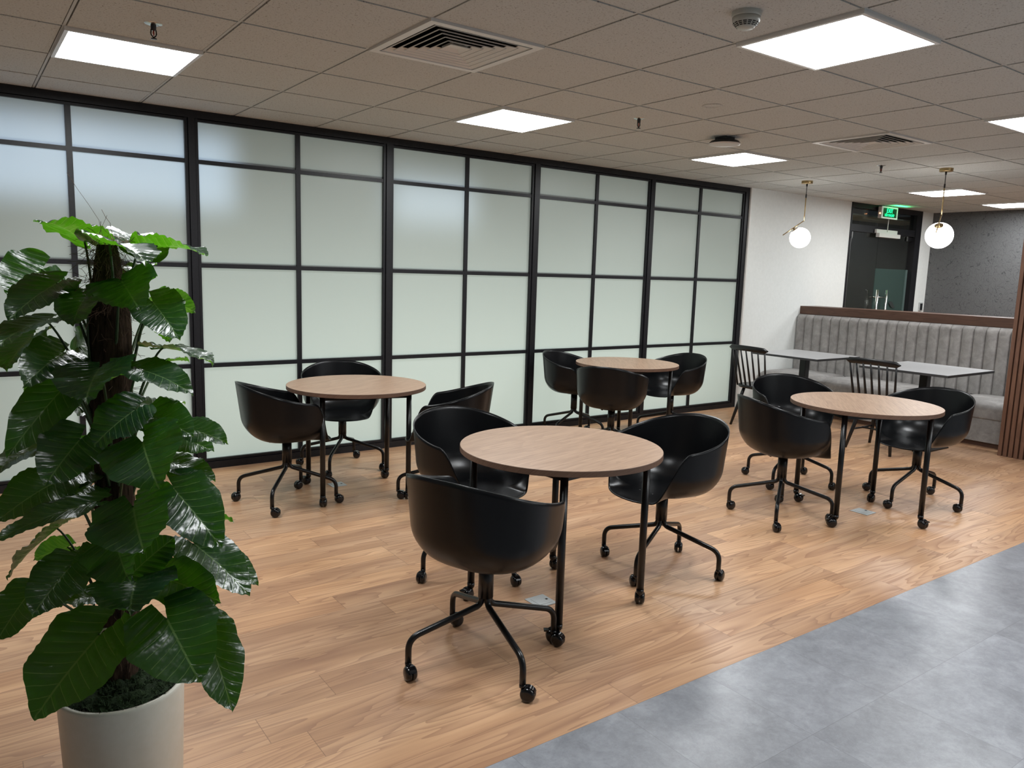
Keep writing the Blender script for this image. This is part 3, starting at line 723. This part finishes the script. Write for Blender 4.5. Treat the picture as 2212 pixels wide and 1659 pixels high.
# ------------------------------------------------------------------ moulded shell chairs
def smooth(a, b, x):
    t = min(max((x-a)/(b-a), 0), 1); return t*t*(3-2*t)
def shell_mesh():
    """one-piece tub: seat pan, arms and back; +y is the front"""
    nth = 192; ns = 30
    def raw(d):
        d = abs(((d+180) % 360)-180)
        if d < 37: return 0.0
        if d < 66:
            t = (d-37)/29; return 0.242*(0.4*t+0.6*t*t*(3-2*t))
        return 0.242+0.116*smooth(58, 174, d)
    H = []
    for i in range(nth):
        d = 360.0*i/nth; H.append(sum(raw(d+o)*math.exp(-(o/3.4)**2) for o in range(-8, 9))/sum(math.exp(-(o/3.4)**2) for o in range(-8, 9)))
    m_ = MB(); P = []
    for i in range(nth):
        th = 2*PI*i/nth; deg = math.degrees(th); d = deg if deg <= 180 else 360-deg
        h = 0.006+H[i]; c, s_ = math.cos(th), math.sin(th)
        ax_ = 0.266+0.010*smooth(60, 110, d); ay_ = 0.272 if c > 0 else 0.252
        e = 2.30
        Rb = 1.0/((abs(s_)/ax_)**e+(abs(c)/ay_)**e)**(1/e)
        f = 0.135
        if h < f: phi = math.acos(1-h/f); Rk = Rb+f*(1-math.sin(phi)); L = (Rk-f)+f*phi
        else: phi = PI/2; Rk = Rb; L = (Rb-f)+f*PI/2+(h-f)
        row = []
        for j in range(ns+1):
            l = L*(j/ns)
            if l <= Rk-f: r, z = l, 0.0
            elif l <= Rk-f+f*phi:
                a = (l-(Rk-f))/f; r, z = Rk-f+f*math.sin(a), f*(1-math.cos(a))
            else: r, z = Rk, f+(l-(Rk-f)-f*PI/2)
            fl = 0.085 + 0.05*smooth(110, 180, d)
            r += fl*max(0, z-0.06)
            X = r*s_; Y = r*c; low = 1-min(1, H[i]/0.12)
            if Y > 0.10: z -= 0.60*(Y-0.10)**2*low
            row.append(Vector((X, Y-0.005, 0.421+z)))
        P.append(row)
    m_.grid(P, closed_u=True)
    bmesh.ops.remove_doubles(m_.bm, verts=m_.bm.verts[:], dist=1e-5)
    return m_.mesh('shell', MT['plastic'])
SHM = shell_mesh()
pm = MB(); pm.box(-0.055, 0.055, -0.13, 0.13, 0.413, 0.418); pm.box(-0.04, 0.04, -0.05, 0.05, 0.398, 0.414)
for a in (-0.045, 0.045):
    for b in (-0.115, 0.115): pm.lathe([(0, 0.405), (0.007, 0.407), (0.007, 0.424), (0, 0.424)], 10, (a, b, 0))
PLM = pm.mesh('mounting_plate', MT['metal'])
cm_ = MB(); cm_.tube([(0, 0, 0.262), (0, 0, 0.408)], 0.0295, 24); COLM = cm_.mesh('column', MT['metal'])
lg_ = MB(); pts = bend([(0, 0.012, 0.262), (0, 0.014, 0.222), (0, 0.275, 0.142), (0, 0.312, 0.052)], 0.055, 8)
pts = bend([(0, 0.016, 0.285), (0, 0.018, 0.232), (0, 0.312, 0.152), (0, 0.312, 0.050)], 0.050, 9)
lg_.tube(pts, 0.0120, 14); LGM = lg_.mesh('leg', MT['metal'])
def shell_chair(x, y, face, base, label, group, seed):
    """face: heading of the seat front, base: heading of one leg (degrees from +x)"""
    t = empty('shell_chair', (x, y, 0), R(face-90)); tag(t, label, 'chair', group)
    s_ = link('shell', SHM, t)
    sm = s_.modifiers.new('thick', 'SOLIDIFY'); sm.thickness = 0.0055; sm.offset = 0
    link('mounting_plate', PLM, t); link('column', COLM, t)
    rnd = random.Random(seed)
    for k in range(4):
        a = R(base-face+90*k)
        l = link('leg', LGM, t, (0, 0, 0), (0, 0, a))
        link('caster', CM, l, (0, 0.312, 0), (0, 0, rnd.uniform(0, 6.28)))
    return t
G1 = 'black shell chairs around the round tables'
chairs = [
 (1.120, -1.830, 20, -8, 'nearest black shell chair, its back to the viewer, at the nearest round table', 1),
 (1.606, -0.985, -88, 8, 'black shell chair left behind the nearest round table, its seat half under the top', 2),
 (2.420, -1.512, 178, 23, 'black shell chair at the right of the nearest round table', 3),
 (1.185, 0.540, -4, -36, 'black shell chair between the potted plant and the left round table', 4),
 (1.830, 1.165, -108, -40, 'black shell chair behind the left round table, against the glass partition', 5),
 (2.088, 0.085, 142, 58, 'black shell chair mostly hidden, at the right of the left round table', 6),
 (3.738, -1.302, -24, 32, 'black shell chair at the front left of the right round table', 7),
 (4.534, -0.817, -124, 15, 'black shell chair behind the right round table, facing the viewer', 8),
 (4.880, -1.580, 176, 2, 'black shell chair at the right of the right round table, before the banquette', 9),
 (4.145, 1.226, -68, 20, 'black shell chair at the left of the farthest round table', 10),
 (3.887, 0.445, 30, 30, 'black shell chair with its back to the viewer at the farthest round table', 11),
 (4.953, 0.777, 178, 25, 'black shell chair at the right of the farthest round table', 12)]
for c in chairs: shell_chair(c[0], c[1], c[2], c[3]-90, c[4], G1, c[5])

# ------------------------------------------------------------------ square pedestal tables and spindle chairs
def cafe_table(x0, x1, y0, y1, label):
    cx, cy = (x0+x1)/2, (y0+y1)/2
    t = empty('cafe_table', (cx, cy, 0)); tag(t, label, 'table', 'grey square tables by the banquette')
    m_ = MB(); a, b = (x1-x0)/2, (y1-y0)/2
    m_.mi = 1; m_.box(-a, a, -b, b, 0.718, 0.7385); m_.mi = 0; m_.box(-a+0.001, a-0.001, -b+0.001, b-0.001, 0.7385, 0.740)
    m_.build('tabletop', [MT['gtop'], MT['gedge']], t)
    MB().box(-0.036, 0.036, -0.036, 0.036, 0.012, 0.712, 0.004).build('column', MT['metal'], t)
    MB().box(-0.15, 0.15, -0.15, 0.15, 0.709, 0.7178).build('mounting_plate', MT['metal'], t)
    MB().box(-0.19, 0.19, -0.19, 0.19, 0.0, 0.010, 0.002).build('foot_plate', MT['metal'], t)
cafe_table(6.38, 7.14, 0.20, 0.97, 'left grey square table before the banquette, nearer the white wall')
cafe_table(6.34, 7.22, -1.06, -0.26, 'right grey square table before the banquette, nearer the slatted wood')
def spindle_chair(x, y, rz, label):
    """+x is the front"""
    t = empty('spindle_chair', (x, y, 0), rz); tag(t, label, 'chair', 'black spindle-back chairs')
    m_ = MB(); P = []
    outline = []
    for k in range(40):
        a = 2*PI*k/40; c, s_ = math.cos(a), math.sin(a); e = 4.0
        r = 1/((abs(c)/0.205)**e+(abs(s_)/0.225)**e)**(1/e)
        outline.append((r*c, r*s_))
    for (sc_, z) in ((0.0, 0.428), (0.7, 0.430), (0.93, 0.434), (0.99, 0.436), (1.0, 0.428), (1.0, 0.410), (0.95, 0.402), (0.0, 0.402)):
        P.append([Vector((u*sc_, v*sc_*(1-0.06*(u < 0)), z)) for u, v in outline]+[Vector((outline[0][0]*sc_, outline[0][1]*sc_*(1-0.06*(outline[0][0] < 0)), z))])
    m_.grid(P); bmesh.ops.remove_doubles(m_.bm, verts=m_.bm.verts[:], dist=1e-5)
    m_.build('seat', MT['bwood'], t)
    # top rail: curved bar, slightly bowed backwards
    m_ = MB(); P = []
    for k in range(17):
        s_ = -1+2*k/16; yv = 0.245*s_; xv = -0.275-0.035*(1-s_*s_)+0.02; zt = 0.845-0.008*s_*s_
        hh = 0.028 if abs(s_) < 0.9 else 0.028*math.sqrt(max(0.05, 1-((abs(s_)-0.9)/0.1)**2))
        ring = []
        for j in range(13):
            a = 2*PI*j/12; ring.append((xv+0.013*math.cos(a)-0.2*hh*math.sin(a), yv, zt-0.028+hh*math.sin(a)))
        P.append(ring)
    m_.grid(P); bmesh.ops.remove_doubles(m_.bm, verts=m_.bm.verts[:], dist=1e-5); m_.build('top_rail', MT['bwood'], t)
    for k in range(7):
        s_ = -1+2*k/6; m_ = MB()
        yb = 0.185*s_; xb = -0.175-0.012*(1-s_*s_); yt = 0.215*s_; xt = -0.262-0.032*(1-s_*s_)
        p0 = Vector((xb, yb, 0.42)); p1 = Vector((xt, yt, 0.815))
        m_.tube([p0.lerp(p1, q) for q in (0, .3, .6, 1)], [0.0095, 0.011, 0.009, 0.0075], 10); m_.build('spindle', MT['bwood'], t)
    for sx, sy in ((-1,-1), (-1,1), (1,-1), (1,1)):
        m_ = MB(); a = Vector((sx*0.125, sy*0.135, 0.410)); b = Vector((sx*0.205-0.005, sy*0.210, 0.0))
        m_.tube([a.lerp(b, q) for q in (0, .25, .6, 1)], [0.0155, 0.018, 0.0165, 0.0125], 14); l = m_.build('leg', MT['bwood'], t)
    def legp(sx, sy, z): q = (0.410-z)/0.410; return Vector((sx*0.125, sy*0.135, 0.410)).lerp(Vector((sx*0.205-0.005, sy*0.210, 0.0)), q)
    for sy in (-1, 1): MB().tube([legp(-1, sy, 0.175), legp(1, sy, 0.175)], 0.0085, 10).build('stretcher', MT['bwood'], t)
    a = (legp(-1, -1, 0.175)+legp(1, -1, 0.175))/2; b = (legp(-1, 1, 0.175)+legp(1, 1, 0.175))/2
    MB().tube([a, b], 0.0085, 10).build('stretcher', MT['bwood'], t)
spindle_chair(6.20, 0.665, R(-6), 'black spindle-back chair by the white wall, at the left grey square table')
spindle_chair(6.305, -0.550, R(0), 'black spindle-back chair in front of the right grey square table')

# ------------------------------------------------------------------ floor boxes
def floor_box(x0, x1, y0, y1, label):
    t = empty('floor_box', ((x0+x1)/2, (y0+y1)/2, 0)); tag(t, label, 'floor outlet', 'square metal floor outlets')
    a, b = (x1-x0)/2, (y1-y0)/2
    MB().box(-a, a, -b, b, 0.0, 0.003, 0.001).build('cover_plate', MT['steel'], t)
    m_ = MB(); m_.box(-a*0.62, a*0.72, -b*0.66, b*0.66, 0.003, 0.0042); m_.build('lid', MT['steel'], t)
    MB().box(a*0.50, a*0.72, -0.006, 0.006, 0.0042, 0.0048).build('latch', MT['slot'], t)
floor_box(1.590, 1.697, -1.572, -1.462, 'square metal floor outlet under the nearest round table')
floor_box(4.272, 4.384, -1.594, -1.474, 'square metal floor outlet under the right round table')
floor_box(1.560, 1.665, 0.702, 0.805, 'square metal floor outlet under the left round table')

# ------------------------------------------------------------------ potted plant
PX, PY = -0.170, -2.010
plant = empty('potted_plant', (PX, PY, 0)); tag(plant, 'tall leafy potted plant on a coir pole in a cream round pot', 'plant')
PI_ = Vector((-PX, -PY, 0))
def pix(u, v, d):
    """point at depth d (m along the view) on the sight line of a measured image point, in plant space"""
    return CAM + (FW + RT*((u-1106)/FPX) + UP*((829.5-v)/FPX))*d + PI_
PH = 0.385
MB().lathe([(0, 0.0), (0.134, 0.0), (0.139, 0.004), (0.153, PH-0.01), (0.153, PH-0.004), (0.150, PH), (0.143, PH), (0.139, PH-0.008), (0.137, PH-0.06), (0, PH-0.06)], 64).build('pot', MT['pot'], plant)
# moss: lumpy cushion with tufts
mm = MB(); rnd = random.Random(5); P = []
for i in range(48):
    a = 2*PI*i/48; row = []
    for j in range(14):
        r = 0.139*j/13; row.append((r*math.cos(a), r*math.sin(a), PH-0.004+0.030*(1-(r/0.15)**2)+0.012*noise.noise(Vector((r*math.cos(a)*45, r*math.sin(a)*45, 0)))))
    P.append(row)
mm.grid(P, closed_u=True)
for k in range(2600):
    a = rnd.uniform(0, 2*PI); r = 0.141*math.sqrt(rnd.random()); z = PH-0.006+0.030*(1-(r/0.15)**2)
    p = Vector((r*math.cos(a), r*math.sin(a), z)); d = Vector((rnd.uniform(-1, 1), rnd.uniform(-1, 1), rnd.uniform(0.2, 1))).normalized()
    s_ = d.orthogonal().normalized()*0.0022; L = rnd.uniform(0.008, 0.020)
    vs = [mm.bm.verts.new(q) for q in (p-s_, p+s_, p+d*L+s_*0.6+Vector((rnd.uniform(-.004,.004), rnd.uniform(-.004,.004), 0)))]; mm._f(vs)
mo = mm.build('moss', MT['moss'], plant, fix=False); mo['kind'] = 'stuff'
# coir pole
tp = MB(); P = []; NZ = 60
zt = 1.545
base_c = Vector((0, 0, 0))
for j in range(NZ+1):
    s_ = j/NZ; z = PH-0.01+(zt-PH)*s_
    rr = 0.047 if s_ < 0.86 else 0.047-0.025*((s_-0.86)/0.14)
    if s_ < 0.08: rr = 0.034+0.013*s_/0.08
    row = []
    for i in range(37):
        a = 2*PI*i/36; n_ = noise.noise(Vector((math.cos(a)*2.2, math.sin(a)*2.2, z*5)))+0.6*noise.noise(Vector((math.cos(a)*6, math.sin(a)*6, z*11)))
        r = rr*(1+0.12*n_); row.append((r*math.cos(a)+0.030*s_*0.5, r*math.sin(a)+0.03*s_, z))
    P.append(row)
tp.grid(P); bmesh.ops.remove_doubles(tp.bm, verts=tp.bm.verts[:], dist=1e-5)
tr_ = tp.build('pole', MT['coir'], plant)
hf = MB(); rnd = random.Random(11)
for k in range(620):
    top = k < 330
    z = rnd.uniform(1.36, 1.56) if top else rnd.uniform(0.45, 1.5); a = rnd.uniform(0, 2*PI); s_ = (z-PH)/(zt-PH)
    rr = (0.05 if z < 1.38 else 0.05-0.028*(z-1.38)/0.17)*0.9
    p = Vector((rr*math.cos(a)+0.015*s_, rr*math.sin(a)+0.03*s_, z)); out = Vector((math.cos(a), math.sin(a), 0))
    pts = [p]; d = (out*rnd.uniform(0.1, 0.7 if top else 0.5)+Vector((rnd.uniform(-.4,.4), rnd.uniform(-.4,.4), rnd.uniform(-0.9, 0.5)))).normalized()
    L = rnd.uniform(0.025, 0.075 if top else 0.045)
    if k < 2: L = 0.17; d = Vector((rnd.uniform(-.3,.3), rnd.uniform(-.3,.3), 1)).normalized()
    for q in range(4):
        pts.append(pts[-1]+d*L/4); d = (d+Vector((rnd.uniform(-.5,.5), rnd.uniform(-.5,.5), rnd.uniform(-.5,.2) if k >= 2 else 0.1))).normalized()
    hf.tube(pts, 0.0006 if k >= 4 else 0.0005, 3, False)
h_ = hf.build('fibres', MT['hair'], plant, fix=False); h_['kind'] = 'stuff'

def leaf(A, T, dA, dT, w, n, seed, fold=0.25, curl=0.18):
    """heart-shaped leaf: A = petiole joint, T = tip (image points at depths dA, dT); w half width;
    n = (towards camera, up, right) weights of the upper side's direction"""
    rnd = random.Random(seed)
    a = pix(A[0], A[1], dA); t = pix(T[0], T[1], dT)
    w = w*0.74
    u = t-a; L = u.length; u.normalize()
    hint = -FW*n[0]+Vector((0, 0, 1))*n[1]+RT*n[2]
    nn = hint-u*hint.dot(u)
    if nn.length < 0.05: nn = Vector((0, 0, 1))-u*u.z
    nn.normalize(); s = u.cross(nn)
    lob = 0.34                                                # lobes reach behind the joint
    m_ = MB(); uvl = m_.bm.loops.layers.uv.new('UVMap'); NU, NV = 44, 10
    ph1, ph2 = rnd.uniform(0, 6), rnd.uniform(0, 6)
    f_ = (L/0.15); Ltot = L
    V = {}
    for side in (-1, 1):
        for i in range(NU+1):
            q = i/NU
            # half-outline of a heart as polar-ish curve: angle from tip (0) to notch (1)
            for j in range(NV+1):
                v = j/NV
                # outer boundary point for parameter q
                if q < 0.0: pass
                ang = q*PI*0.985
                # boundary in (x along, y across); heart
                bx = 0.5*(1+math.cos(ang)); by = math.sin(ang)**(0.72+0.75*bx**2)
                X = -lob+(1+lob)*bx if True else 0
                wd = by*(1.0-0.34*bx**1.5)*1.12
                if q > 0.86: wd *= 1.0
                wd *= 1.0+0.035*math.sin(q*21+ph1*side)+0.02*math.sin(q*37+ph2)
                Bx, By = X, wd
                # notch: boundary returns to the joint
                if q > 0.80:
                    k_ = (q-0.80)/0.20; Bx = -lob*(1-k_**2.2)+0.0 if False else Bx
                # rib point for this q: vein start moves from joint to tip
                rx = max(0.0, 1-q*1.55)**1.15
                if q > 0.64: rx = 0.0
                x = rx+(Bx-rx)*v; y = By*v
                if q > 0.93: y = max(y, 0.0)+0.02*v
                if side == 1 and j == 0 and (-1, i, 0) in V: V[(1, i, 0)] = V[(-1, i, 0)]; continue
                wave = 0.050*math.sin(x*10.5+ph1+side)*v*v*w/0.09*0.09*3.0
                z = fold*w*(v*By)**1.2 - curl*L*max(0, x-0.25)**2*1.1 - 0.10*L*max(0, -x)*v + wave*0.4
                z += 0.003*math.sin(x*15+side*2+ph2)*v
                z += 0.0030*math.cos(2*PI*(7.5*x-2.1*abs(y)**0.8))*min(1, v*2.5)*min(1.0, w/0.08)
                z -= 0.35*w*max(0.0, v*By-0.55)**2
                co = a+u*(x*L)+s*(side*y*w)+nn*z
                vt = m_.bm.verts.new(co); V[(side, i, j)] = vt; vt.index = -1
                V[('uv', side, i, j)] = (x, side*y)
    def fc(keys, side):
        vs = []; uvs = []
        for k in keys:
            v_ = V[(side,)+k]
            if v_ in vs: continue
            vs.append(v_); uvs.append(V.get(('uv', side)+k, V.get(('uv', -1)+k)))
        if len(vs) < 3: return
        try: f = m_.bm.faces.new(vs if side == -1 else vs[::-1])
        except ValueError: return
        f.smooth = True
        d = dict(zip(vs, uvs))
        for lp in f.loops: lp[uvl].uv = d[lp.vert]
    for side in (-1, 1):
        for i in range(NU):
            for j in range(NV): fc([(i, j), (i+1, j), (i+1, j+1), (i, j+1)], side)
    bmesh.ops.remove_doubles(m_.bm, verts=m_.bm.verts[:], dist=2e-5)
    # petiole from the pole up to the joint
    zb = max(PH+0.02, a.z-rnd.uniform(0.16, 0.26)); s_ = (zb-PH)/(zt-PH)
    o = Vector((a.x-0.015*s_, a.y-0.03*s_, 0))
    if o.length > 1e-4: o.normalize()
    p0 = Vector((0.015*s_, 0.03*s_, zb))+o*0.040
    p3 = a; p1 = p0+Vector((0, 0, 0.45*(a.z-zb)))+o*0.02; p2 = a-u*0.03+Vector((0, 0, -0.02))-nn*0.03
    p2 = p0.lerp(a, 0.72)+Vector((0, 0, 0.05))
    pts = []
    for k in range(13):
        q = k/12; pts.append(p0*(1-q)**3+p1*3*q*(1-q)**2+p2*3*q*q*(1-q)+p3*q**3)
    m_.mi = 1; m_.tube(pts, [0.0042-0.0018*k/12 for k in range(13)], 7, False)
    o = m_.build('leaf', [MT['leaf'], MT['stem']], plant, fix=False)
    return o
LV = [
 ((181,518),(88,462),1.95,1.80,.105,(-.22,1,0)), ((236,527),(322,538),1.90,1.70,.105,(-.20,1,.05)),
 ((305,535),(270,482),2.02,2.26,.095,(-.25,1,0)), ((340,531),(447,536),2.00,1.95,.105,(-.22,1,-.1)),
 ((90,582),(12,640),2.02,1.95,.105,(-.9,.45,0)), ((122,612),(15,678),1.92,1.78,.085,(-.15,1,.25)),
 ((190,634),(152,690),1.90,1.78,.085,(.7,.8,0)), ((262,606),(292,652),1.86,1.74,.105,(.75,.65,0)),
 ((282,588),(332,560),2.15,2.28,.055,(.3,1,0)), ((330,652),(384,722),1.96,1.86,.085,(.85,.5,.3)),
 ((352,645),(421,668),2.20,2.28,.065,(-.8,.6,0)), ((318,678),(372,732),2.10,2.16,.075,(-.8,.6,.2)),
 ((352,752),(462,768),1.96,1.88,.080,(-.18,1,0)), ((300,797),(410,833),1.88,1.78,.070,(.45,1,0)),
 ((347,785),(406,772),2.12,2.20,.050,(-.4,1,0)), ((70,727),(4,790),1.98,1.88,.095,(-.65,.75,0)),
 ((98,692),(-12,732),1.90,1.74,.075,(.2,1,0)), ((136,762),(58,818),1.90,1.74,.085,(-.1,.9,.5)),
 ((172,750),(200,712),2.12,2.22,.065,(-.9,.5,0)), ((126,792),(58,857),2.10,2.16,.070,(-.9,.5,0)),
 ((215,795),(180,853),1.80,1.68,.120,(.85,.65,0)), ((142,832),(16,974),1.86,1.70,.080,(.45,.8,.5)),
 ((310,882),(400,858),2.10,2.24,.065,(.5,1,0)), ((330,896),(410,932),1.86,1.78,.075,(.75,.8,0)),
 ((290,886),(198,956),1.76,1.70,.085,(.9,.35,-.2)), ((400,925),(486,946),2.00,1.92,.060,(.65,.9,0)),
 ((375,940),(458,968),2.06,2.02,.065,(.75,.8,0)), ((308,956),(334,1044),1.74,1.66,.125,(1,.45,0)),
 ((368,1000),(463,1028),1.96,1.90,.060,(.35,1,.1)), ((172,950),(98,1040),1.76,1.66,.090,(.8,.45,.35)),
 ((92,960),(-32,1018),1.92,1.74,.060,(.25,1,0)), ((86,948),(6,988),2.12,2.12,.055,(-.8,.6,0)),
 ((175,962),(207,1008),2.12,2.14,.055,(-.9,.5,0)), ((128,1036),(-8,1114),1.86,1.72,.090,(.3,1,.35)),
 ((186,1090),(-10,1150),1.80,1.66,.062,(.25,1,.1)), ((124,1142),(2,1240),2.00,1.92,.105,(-.45,.9,.1)),
 ((146,1182),(78,1202),2.06,2.08,.055,(-.9,.5,0)), ((288,1095),(304,1188),1.72,1.63,.130,(1,.45,0)),
 ((377,1058),(472,1168),1.86,1.74,.100,(.85,.8,.2)), ((410,1036),(453,1072),2.06,2.10,.050,(-.8,.6,0)),
 ((421,1176),(536,1270),1.92,1.80,.085,(.6,1,.2)), ((440,1186),(558,1252),1.99,1.94,.065,(.5,1,.1)),
 ((250,1162),(268,1248),1.78,1.69,.110,(1,.55,-.3)), ((292,1258),(278,1314),1.74,1.64,.125,(.85,.85,.2)),
 ((286,1238),(374,1158),1.80,1.84,.075,(1,.35,0)), ((362,1250),(467,1292),1.82,1.74,.080,(.85,.75,0)),
 ((150,1226),(70,1322),1.76,1.65,.080,(.75,.6,.35)), ((62,1282),(-8,1378),1.82,1.72,.072,(.5,.8,.35)),
 ((214,1372),(66,1546),1.76,1.62,.135,(.85,.5,0)), ((361,1338),(428,1468),1.72,1.64,.130,(.85,.75,.1)),
 ((446,1362),(504,1526),1.86,1.75,.085,(.75,.7,.5)),
 ((470,1115),(506,1124),2.10,2.12,.022,(-.7,.8,0)), ((215,1010),(150,1048),1.98,1.90,.07,(.3,1,.2)),
 ((240,700),(205,735),2.12,2.18,.05,(.2,1,0)), ((170,880),(235,905),2.08,2.1,.07,(.2,1,0)), ((195,1050),(120,1100),1.95,1.85,.08,(.5,1,.2)),
 ((220,1205),(150,1235),1.95,1.88,.08,(.5,1,.2)), ((330,1010),(300,1060),2.05,2.05,.06,(.4,1,.2)), ((200,1290),(120,1300),2.0,1.95,.06,(.3,1,0)),
]
for i, q in enumerate(LV):
    leaf(*q, seed=i+1)
